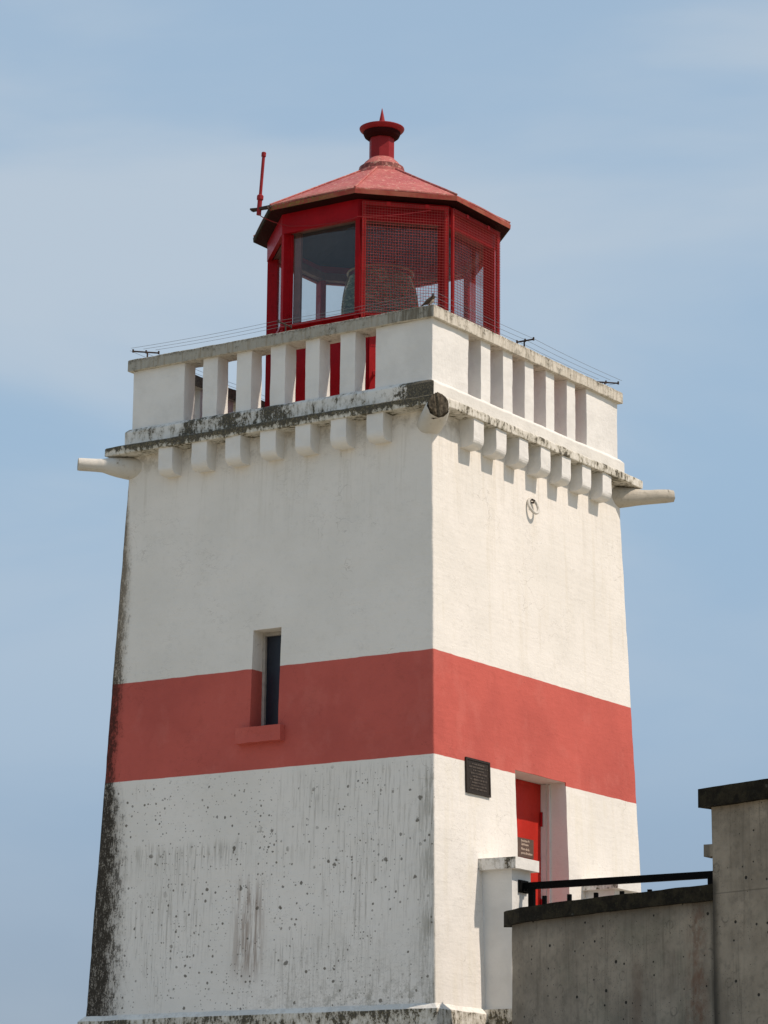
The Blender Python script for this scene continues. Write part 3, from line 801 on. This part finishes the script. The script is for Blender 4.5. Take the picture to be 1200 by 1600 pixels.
# roof
EB, ET, RT = (1.368, 11.526), (1.368, 11.577), (.27, 12.178)
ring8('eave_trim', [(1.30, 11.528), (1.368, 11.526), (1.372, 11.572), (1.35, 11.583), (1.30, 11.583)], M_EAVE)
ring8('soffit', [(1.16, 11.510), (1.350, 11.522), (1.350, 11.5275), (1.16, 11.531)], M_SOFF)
for k in range(8):
    bm = newbm(); N = 6
    def pt(s, t, dz=0):
        r = 1.362 + (.262 - 1.362) * s; z = 11.586 + (12.182 - 11.586) * s
        z += .012 * math.sin(math.pi * t) * (1 - s)
        a, b = octp(r, k), octp(r, k + 1); v = a.lerp(b, .004 + t * .992); v.z = z + dz
        return v + wob(v, .003, 6)
    top = [[bm.verts.new(pt(i / N, j / N)) for j in range(N + 1)] for i in range(N + 1)]
    bot = [[bm.verts.new(pt(i / N, j / N, -.014)) for j in range(N + 1)] for i in range(N + 1)]
    for i in range(N):
        for j in range(N):
            bm.faces.new((top[i][j], top[i][j + 1], top[i + 1][j + 1], top[i + 1][j])); bm.faces.new((bot[i][j], bot[i + 1][j], bot[i + 1][j + 1], bot[i][j + 1]))
    for i in range(N):
        bm.faces.new((top[0][i], bot[0][i], bot[0][i + 1], top[0][i + 1])); bm.faces.new((top[N][i], top[N][i + 1], bot[N][i + 1], bot[N][i]))
        bm.faces.new((top[i][0], top[i + 1][0], bot[i + 1][0], bot[i][0])); bm.faces.new((top[i][N], bot[i][N], bot[i + 1][N], top[i + 1][N]))
    finish('roof_panel', bm, M_ROOF, LH)
    bm = newbm(); a = octp(1.366, k); a.z = 11.592; b = octp(.265, k); b.z = 12.188
    tube(bm, [a.lerp(b, i / 5) + wob(a.lerp(b, i / 5), .003, 8) for i in range(6)], .011, 6); finish('roof_seam', bm, M_ROOF, LH)
# vent
bm = newbm(); lathe(bm, [(.133, 12.35), (.133, 12.62), (.10, 12.62)], 8, rad(22.5)); vent = finish('roof_vent', bm, M_VENT, LH)
bm = newbm(); lathe(bm, [(.275, 12.160), (.268, 12.198), (.252, 12.205), (.236, 12.265), (.215, 12.275), (.18, 12.318), (.15, 12.345), (.136, 12.362)], 32)
finish('flared_skirt', bm, M_ROOF, vent, smooth=False)
bm = newbm(); lathe(bm, [(.130, 12.59), (.150, 12.596), (.178, 12.618), (.190, 12.642), (.193, 12.662), (.208, 12.667), (.228, 12.684), (.237, 12.700), (.237, 12.708), (.225, 12.714), (.12, 12.745), (.05, 12.775), (.032, 12.79), (.032, 12.78), (0, 12.78)], 32)
finish('vent_cap', bm, M_VENT, vent, smooth=False)
bm = newbm(); lathe(bm, [(.134, 12.586), (.152, 12.590), (.181, 12.613), (.194, 12.640), (.196, 12.660), (.19, 12.664)], 32)
finish('cap_throat_shade', bm, M_SOFF, vent)  # dark shell over the bowl paints in the shade under the cap
bm = newbm(); lathe(bm, [(.034, 12.775), (.024, 12.83), (.014, 12.88), (.005, 12.925), (0, 12.945)], 14); finish('spike', bm, M_VENT, vent, smooth=True)
# lens
bm = newbm(); pr = [(0, 10.30), (.30, 10.30)]
for i in range(26):
    z = 10.32 + i * .029; bul = .085 * math.sin(math.pi * i / 25)
    pr += [(.30 + bul, z), (.322 + bul, z + .014), (.30 + bul, z + .028)]
pr += [(.26, 11.08), (.12, 11.17), (0, 11.19)]
lathe(bm, pr, 28); lens = finish('fresnel_lens', bm, M_LENS, LH)
bm = newbm()
for k in range(8):
    a = rad(10 + 45 * k); pts = []
    for i in range(9):
        z = 10.30 + i * .1; r = .335 + .085 * math.sin(math.pi * i / 8); pts.append((r * math.cos(a), r * math.sin(a), z))
    tube(bm, pts, .006, 6)
for z in (10.30, 11.10):
    tube(bm, [(.34 * math.cos(t * math.tau / 28), .34 * math.sin(t * math.tau / 28), z) for t in range(29)], .014, 6, False)
finish('brass_cage', bm, M_BRASS, lens)
bm = newbm(); lathe(bm, [(0, 10.20), (.38, 10.20), (.38, 10.24), (.22, 10.27), (.22, 10.30), (0, 10.30)], 24); finish('pedestal', bm, M_IRON, lens)

# wire screens over two faces
def screen(k):
    p, q = octp(1.235, k), octp(1.235, k + 1); t = (q - p).normalized(); n = ((p + q) / 2).normalized()
    a, b = p + t * (.045 if k == 6 else .008), q - t * (.016 if k == 6 else .03)
    z0, z1 = 10.23, 11.475; L_ = (b - a).length; off = n * .018
    bm = newbm()
    def bar(s0, s1, za, zb, d0=0.0, d1=.022):
        v = [a + t * s0 + off + n * d0, a + t * s1 + off + n * d0, a + t * s1 + off + n * d1, a + t * s0 + off + n * d1]
        prism(bm, [(w.x, w.y) for w in v], za, zb)
    bar(0, .040, z0, z1); bar(L_ - .040, L_, z0, z1); bar(.04, L_ - .04, z1 - .036, z1); bar(.04, L_ - .04, z0, z0 + .03)
    for i in range(2):
        s = L_ * (.3 + .45 * i); bar(s - .02, s + .02, z1 - .03, z1 + .008, .022, .034)
    fr = finish('wire_screen', bm, M_REDB, LH)
    bm = newbm(); nw = int(L_ / .0285); nh = int((z1 - z0) / .0285); r = .0024
    for i in range(nw + 1):
        s = L_ * i / nw; c0 = a + t * s + off + n * .026
        c0 += t * noise.noise(Vector((i * .7, k, 0))) * .003
        tube(bm, [Vector((c0.x, c0.y, z0)) , Vector((c0.x, c0.y, z1))], r, 5)
    for i in range(nh + 1):
        z = z0 + (z1 - z0) * i / nh + noise.noise(Vector((i * .6, k, 3))) * .003
        c0, c1 = a + off + n * .031, b + off + n * .031
        tube(bm, [Vector((c0.x, c0.y, z)), Vector((c1.x, c1.y, z))], r, 5)
    finish('wire_mesh', bm, M_REDM, fr, kind='stuff')
screen(6); screen(7)

# ------------------------------------------------------------------ separate things fixed to the tower
an = thing('antenna', (-.621, -1.328, 11.49), 'thin upright red pipe with capped top clamped to the left corner of the roof', 'antenna')
base = Vector((-.612, -1.323, 11.56)); tip = Vector((-.585, -1.304, 12.11)); ax = (tip - base).normalized()
bm = newbm(); tube(bm, [base, tip + ax * .03], .0165, 12); finish('pipe', bm, M_VENT, an, smooth=False)
bm = newbm(); tube(bm, [tip, tip + ax * .04, tip + ax * .046], .024, 12, True, [.024, .024, .02]); finish('pipe_cap', bm, M_VENT, an)
bm = newbm(); tube(bm, [base + ax * .075, base + ax * .085, base + ax * .125, base + ax * .135], .03, 12, True, [.024, .034, .034, .024]); tube(bm, [base - ax * .08, base + ax * .08], .024, 12); finish('socket', bm, M_VENT, an)
bm = newbm()
box(bm, -.70, -.50, -1.345, -1.305, 11.53, 11.555); tube(bm, [(-.70, -1.36, 11.545), (-.63, -1.34, 11.545)], .012, 8)
box(bm, -.60, -.50, -1.30, -1.24, 11.555, 11.575); bevel(bm, .003, 1); finish('clamp', bm, M_IRON, an)
bm = newbm()
cps = [(-.63, -1.33, 11.49), (-.69, -1.18 - .02, 11.545 - .02), (-.558, -1.155, 11.437), (-.356, -1.152, 11.363), (-.078, -1.15, 11.314), (.205, -1.15, 11.301), (.47, -1.17, 11.298)]
cps = [(-.625, -1.325, 11.49), (-.60, -1.27, 11.465), (-.52, -1.19, 11.425), (-.356, -1.155, 11.363), (-.078, -1.15, 11.318), (.205, -1.15, 11.303), (.44, -1.17, 11.296), (.53, -1.222, 11.287), (.70, -1.068, 11.303), (.866, -.900, 11.342), (1.066, -.700, 11.405)]
tube(bm, cps, .0045, 6)
tag(finish('cable', bm, M_VENT, smooth=True), 'thin red cable sagging under the eaves from the antenna foot across the lantern fascia', 'cable')

# ring
rg = thing('mooring_ring', (1.83, -.03, 8.40), 'whitewashed iron ring hanging from an eye bolt on the sunlit wall below the corbels', 'ring')
bm = newbm(); cN = Vector((1.866, -.035, 8.385)); ex = Vector((.18, 1, 0)).normalized(); ez = Vector((-.30, 0, 1)).normalized()
tube(bm, [cN + ex * .068 * math.cos(t * math.tau / 28) + ez * .078 * math.sin(t * math.tau / 28) for t in range(29)], .0145, 8, False); finish('ring', bm, M_RINGP, rg, smooth=True)
bm = newbm(); tube(bm, [(1.80, -.045, 8.44), (1.86, -.045, 8.45), (1.885, -.045, 8.435), (1.875, -.045, 8.415), (1.85, -.045, 8.42)], .0095, 8); finish('eye_bolt', bm, M_IRON, rg, smooth=True)

# bronze plaque
pw = lambda z: wall_w(z)
pq = thing('plaque', (1.93, -1.178, 5.37), 'dark bronze plaque with raised lettering on the sunlit wall just below the red band', 'plaque')
tilt = math.atan(0.03436)
TM = Matrix.Translation((wall_w(5.537) + .004, -1.178, 5.537)) @ Matrix.Rotation(-tilt, 4, 'Y')
bm = newbm(); box(bm, -.010, .010, -.213, .213, -.166, .166, TM); bevel(bm, .004, 1); finish('plate', bm, M_BRONZE, pq)
bm = newbm()
for b in ((-.213, -.193, -.166, .166), (.193, .213, -.166, .166), (-.193, .193, .146, .166), (-.193, .193, -.166, -.146)): box(bm, .0105, .016, *b, TM)
finish('raised_border', bm, M_BRONZE, pq)
bm = newbm(); rr = random.Random(3)
for i in range(9):
    z = .115 - i * .029; half = rr.uniform(.09, .165); y = -half
    while y < half:
        l = rr.uniform(.008, .02); h = rr.uniform(.004, .009)
        box(bm, .0105, .014, y, y + l, z - h, z + h, TM); y += l + rr.uniform(.003, .012)
finish('worn_lettering', bm, M_BRZLET, pq, kind='stuff')

# sign on the door
sg = thing('door_sign', (1.65, .13, 4.95), 'small brown bilingual sign with cream lettering fixed to the red door', 'sign')
bm = newbm(); box(bm, 1.648, 1.656, -.06, .312, 4.945, 5.130); bevel(bm, .002, 1); finish('plate', bm, M_SIGN, sg)
for txt, z, s in (('Brockton Pt', 5.094, .0315), ('Lighthouse', 5.060, .0315), ('Phare de la', 5.014, .0335), ('pointe Brockton', 4.975, .0315)):
    cu = D.curves.new('lettering', 'FONT'); cu.body = txt; cu.size = s * 1.02; cu.extrude = .0004; cu.offset = .0006
    tmp = D.objects.new('tmp', cu); COL.objects.link(tmp)
    me = D.meshes.new_from_object(tmp.evaluated_get(bpy.context.evaluated_depsgraph_get())) if False else None
    bpy.context.view_layer.update()
    dg = bpy.context.evaluated_depsgraph_get(); me = D.meshes.new_from_object(tmp.evaluated_get(dg)); D.objects.remove(tmp)
    me.materials.clear(); me.materials.append(M_LETTER)
    o = D.objects.new('lettering', me); COL.objects.link(o); o.parent = sg
    o.rotation_euler = (rad(90), 0, rad(90)); o.location = Vector((1.6572, .072, z)) - WORLD[sg.name]

# wires against birds on the coping
bw = thing('bird_wire', (0, 0, 10.0), 'three thin wires strung on short iron brackets along the top of the parapet coping', 'wires')
HZ = 10.095
def bracket(p_out, p_in):
    bm = newbm(); a, b = Vector((*p_out, HZ)), Vector((*p_in, HZ)); d = (b - a).normalized()
    tube(bm, [a, b], .0085, 6)
    for s in (.0, .5, .98):
        c0 = a.lerp(b, s); tube(bm, [c0 + Vector((0, 0, -.012)), c0 + Vector((0, 0, .020))], .010, 6)
    m = a.lerp(b, .55); tube(bm, [Vector((m.x, m.y, 9.985)), Vector((m.x, m.y, HZ))], .009, 6)
    finish('bracket', bm, M_IRON, bw)
offs = (1.86, 1.77, 1.68)
for sx, sy in ((1, 1), (1, -1), (-1, 1), (-1, -1)): bracket((1.865 * sx * .97, 1.865 * sy * .97), (1.62 * sx, 1.62 * sy))
bracket((.055, -1.88), (.052, -1.66)); bracket((1.88, -.05), (1.68, -.046)); bracket((-1.88, .03), (-1.66, .03)); bracket((.03, 1.88), (.03, 1.66))
for s in range(4):
    R = Matrix.Rotation(rad(90 * s), 3, 'Z')
    for o_ in offs:
        bm = newbm(); pts = []
        for i in range(17):
            t = -1 + i / 8; sg_ = -.012 * (1 - (2 * abs(abs(t) - .5)) ** 2)
            pts.append(R @ Vector((o_, o_ * .965 * t, HZ + .018 + sg_)))
        tube(bm, pts, .0018, 5); finish('wire', bm, M_WIRE, bw)

# sparrow
bd = thing('bird', (1.755, -1.775, 9.998), 'small brown bird perched on the near corner of the parapet coping', 'bird')
dirv = Vector((.80, .48, 0)).normalized()
def bp(s, z): return Vector((1.745, -1.78, 10.0)) + dirv * s + Vector((0, 0, z))
bm = newbm()
tube(bm, [bp(-.078, .004), bp(-.05, .022), bp(-.03, .038), bp(-.005, .055), bp(.018, .072), bp(.032, .084), bp(.042, .094), bp(.052, .098), bp(.060, .098), bp(.076, .096)],
     .02, 12, True, [.006, .009, .017, .025, .026, .021, .019, .016, .007, .001])
finish('body', bm, M_BIRD, bd, smooth=True)
bm = newbm(); tube(bm, [bp(.005, .032), bp(.022, .048), bp(.034, .064), bp(.042, .078)], .01, 10, True, [.008, .019, .018, .010]); finish('breast', bm, M_BELLY, bd, smooth=True)
for sgn in (-1, 1):
    sd_ = dirv.cross(Vector((0, 0, 1))) * .009 * sgn
    bm = newbm(); tube(bm, [bp(.004, .040) + sd_, bp(.012, .018) + sd_, bp(.010, .0) + sd_, bp(.028, .0) + sd_], .0026, 5); finish('leg', bm, M_BELLY, bd)

# ------------------------------------------------------------------ door step pillars, landing, handrail
def pillar(ya, yb, label):
    t = thing('gate_pillar', (2.12, (ya + yb) / 2, 2.72), label, 'pillar', 'pillars either side of the tower door')
    bm = newbm(); box(bm, 1.90, 2.282, ya, yb, 3.36, 4.675); bevel(bm, .006, 2); slice_up(bm, .1); rough(bm, .004, 5, ya); finish('shaft', bm, M_TRIM2, t)
    bm = newbm(); box(bm, 1.90, 2.356, ya - .062, yb + .030 if ya < 0 else yb + .062, 4.667, 4.772); bevel(bm, .007, 2); slice_up(bm, .08); rough(bm, .004, 6, ya); finish('cap', bm, M_CAP, t)
    bm = newbm(); box(bm, 1.95, 2.345, ya - .06, yb + .03, 2.72, 3.385); bevel(bm, .012, 2); slice_up(bm, .12); rough(bm, .006, 5); finish('foot', bm, M_PLINTH, t)
M_TRIM2 = mat_trim('cracked_whitewash', white=(.70, .69, .66), lich=.12, lichL=.02)
M_CAP = mat_trim('streaked_whitewash', white=(.74, .72, .68), lich=.10, lichL=.62)
pillar(-1.135, -.797, 'white pillar with a stained square cap on the near side of the red door')
pillar(.797, 1.135, 'low white pillar on the far side of the red door, mostly hidden behind the dark wall')
bm = newbm(); box(bm, 2.055, 4.6, -1.05, 1.05, 2.72, 3.44); bevel(bm, .01)
tag(finish('landing', bm, M_CONC), 'concrete landing in front of the tower door', 'landing')
hr = thing('handrail', (2.28, -.95, 3.44), 'black steel handrail from the white pillar to the tall concrete wall', 'railing')
bm = newbm(); box(bm, 2.30, 4.62, -.975, -.925, 4.492, 4.555); bevel(bm, .006, 2); finish('rail', bm, M_BLACK, hr)
for x in (2.385, 4.245):
    bm = newbm(); box(bm, x - .028, x + .028, -.972, -.928, 3.44, 4.4915); finish('post', bm, M_BLACK, hr)
bm = newbm(); box(bm, 2.286, 2.30, -1.03, -.87, 4.462, 4.578); box(bm, 2.30, 2.33, -.995, -.905, 4.472, 4.4915)
bevel(bm, .003, 1); finish('flange', bm, M_BLACK, hr)
for y, z in ((-1.01, 4.56), (-.89, 4.48), (-1.01, 4.48), (-.89, 4.56)):
    bm = newbm(); tube(bm, [(2.30, y, z), (2.308, y, z)], .008, 6); finish('bolt', bm, M_BLACK, hr)
bm = newbm(); box(bm, 2.415, 4.215, -.965, -.935, 3.92, 3.95); finish('lower_rail', bm, M_BLACK, hr)
pk = None
for i, x in enumerate((2.52, 2.785, 3.065, 3.335, 3.62, 3.90, 4.12)):
    if pk is None:
        bm = newbm(); box(bm, x - .017, x + .017, -.966, -.934, 3.951, 4.425); bevel(bm, .003, 1); pk = finish('picket', bm, M_BLACK, hr)
        P0 = WORLD[pk.name].copy()
    else: dup(pk, (x, P0.y, P0.z), hr)

# ------------------------------------------------------------------ concrete walls in front
front = [(2.556, -1.73), (2.60, -1.80), (2.68, -1.88), (2.90, -2.03), (3.25, -2.20), (3.60, -2.345), (3.93, -2.465), (4.26, -2.575), (4.60, -2.685), (4.93, -2.79), (5.30, -2.905)]
def offs_line(pts, d):
    out = []
    for i, p in enumerate(pts):
        a = Vector(pts[max(i - 1, 0)]); b = Vector(pts[min(i + 1, len(pts) - 1)]); t = (b - a).normalized(); n = Vector((-t.y, t.x))
        out.append(tuple(Vector(p) + n * d))
    return out
def resample(pts, step):
    out = [Vector(pts[0])]
    for p, q in zip(pts, pts[1:]):
        p, q = Vector(p), Vector(q); n = max(1, int((q - p).length / step))
        out += [p.lerp(q, i / n) for i in range(1, n + 1)]
    return [tuple(v) for v in out]
def strip_wall(bm, line, d0, d1, z0, z1, cham=0.0, zstep=None):
    A = offs_line(line, d0); B = offs_line(line, d1)
    zs = frange(z0, z1, max(1, int((z1 - z0) / zstep))) if zstep else [z0, z1]
    n = len(line)
    prof = []
    F = [[bm.verts.new((*p, z)) for p in A] for z in zs]; K = [[bm.verts.new((*p, z)) for p in B] for z in zs]
    for r in range(len(zs) - 1):
        for i in range(n - 1):
            bm.faces.new((F[r][i], F[r][i + 1], F[r + 1][i + 1], F[r + 1][i])); bm.faces.new((K[r][i], K[r + 1][i], K[r + 1][i + 1], K[r][i + 1]))
        bm.faces.new((F[r][0], F[r + 1][0], K[r + 1][0], K[r][0])); bm.faces.new((F[r][-1], K[r][-1], K[r + 1][-1], F[r + 1][-1]))
    for i in range(n - 1):
        bm.faces.new((F[-1][i], F[-1][i + 1], K[-1][i + 1], K[-1][i])); bm.faces.new((F[0][i], K[0][i], K[0][i + 1], F[0][i + 1]))
lowline = resample(front, .07)
lwall = thing('concrete_wall', (3.9, -2.5, 2.0), 'curved grey concrete wall with a dark mossy coping in front of the tower door', 'wall')
body = [p for p in lowline if p[0] > 2.665]
bm = newbm(); strip_wall(bm, body, .05, .32, 1.0, 4.072, zstep=.12); bevel(bm, .008, 1, 50)
for v in bm.verts: v.co += wob(v.co, .004, 2.5)
finish('wall_body', bm, M_CONC, lwall)
bm = newbm(); strip_wall(bm, lowline, 0, .37, 4.066, 4.196); bevel(bm, .022, 3, 50)
for v in bm.verts: v.co += wob(v.co, .006, 4)
finish('wall_coping', bm, M_MOSS, lwall, smooth=False)
# tall wall
d = Vector((5.30 - 4.26, -2.905 + 2.575)).normalized()
T0 = Vector((5.281, -2.93)); tall = [tuple(T0 + d * s) for s in frange(0, 2.6, 30)]
twall = thing('concrete_wall', (6.2, -3.1, 2.0), 'taller concrete wall with thick dark coping at the right edge', 'wall')
bm = newbm(); strip_wall(bm, tall, 0, .45, 1.0, 4.828, zstep=.12); bevel(bm, .008, 1, 50)
for v in bm.verts: v.co += wob(v.co, .004, 2.5)
finish('wall_body', bm, M_CONC, twall)
tc2 = [tuple(T0 + d * s) for s in frange(-.098, 2.7, 30)]
bm = newbm(); strip_wall(bm, tc2, -.06, .51, 4.822, 4.978); bevel(bm, .024, 3, 50)
for v in bm.verts: v.co += wob(v.co, .006, 4)
finish('wall_coping', bm, M_MOSS, twall)
for x0, z0, z1 in ((5.155, 4.43, 4.53), (5.232, 4.765, 4.815)):
    bm = newbm(); box(bm, x0, 5.30, -2.84, -2.70, z0, z1); bevel(bm, .006, 1); rough(bm, .003, 8)
    finish('projecting_block', bm, M_CONC, twall)
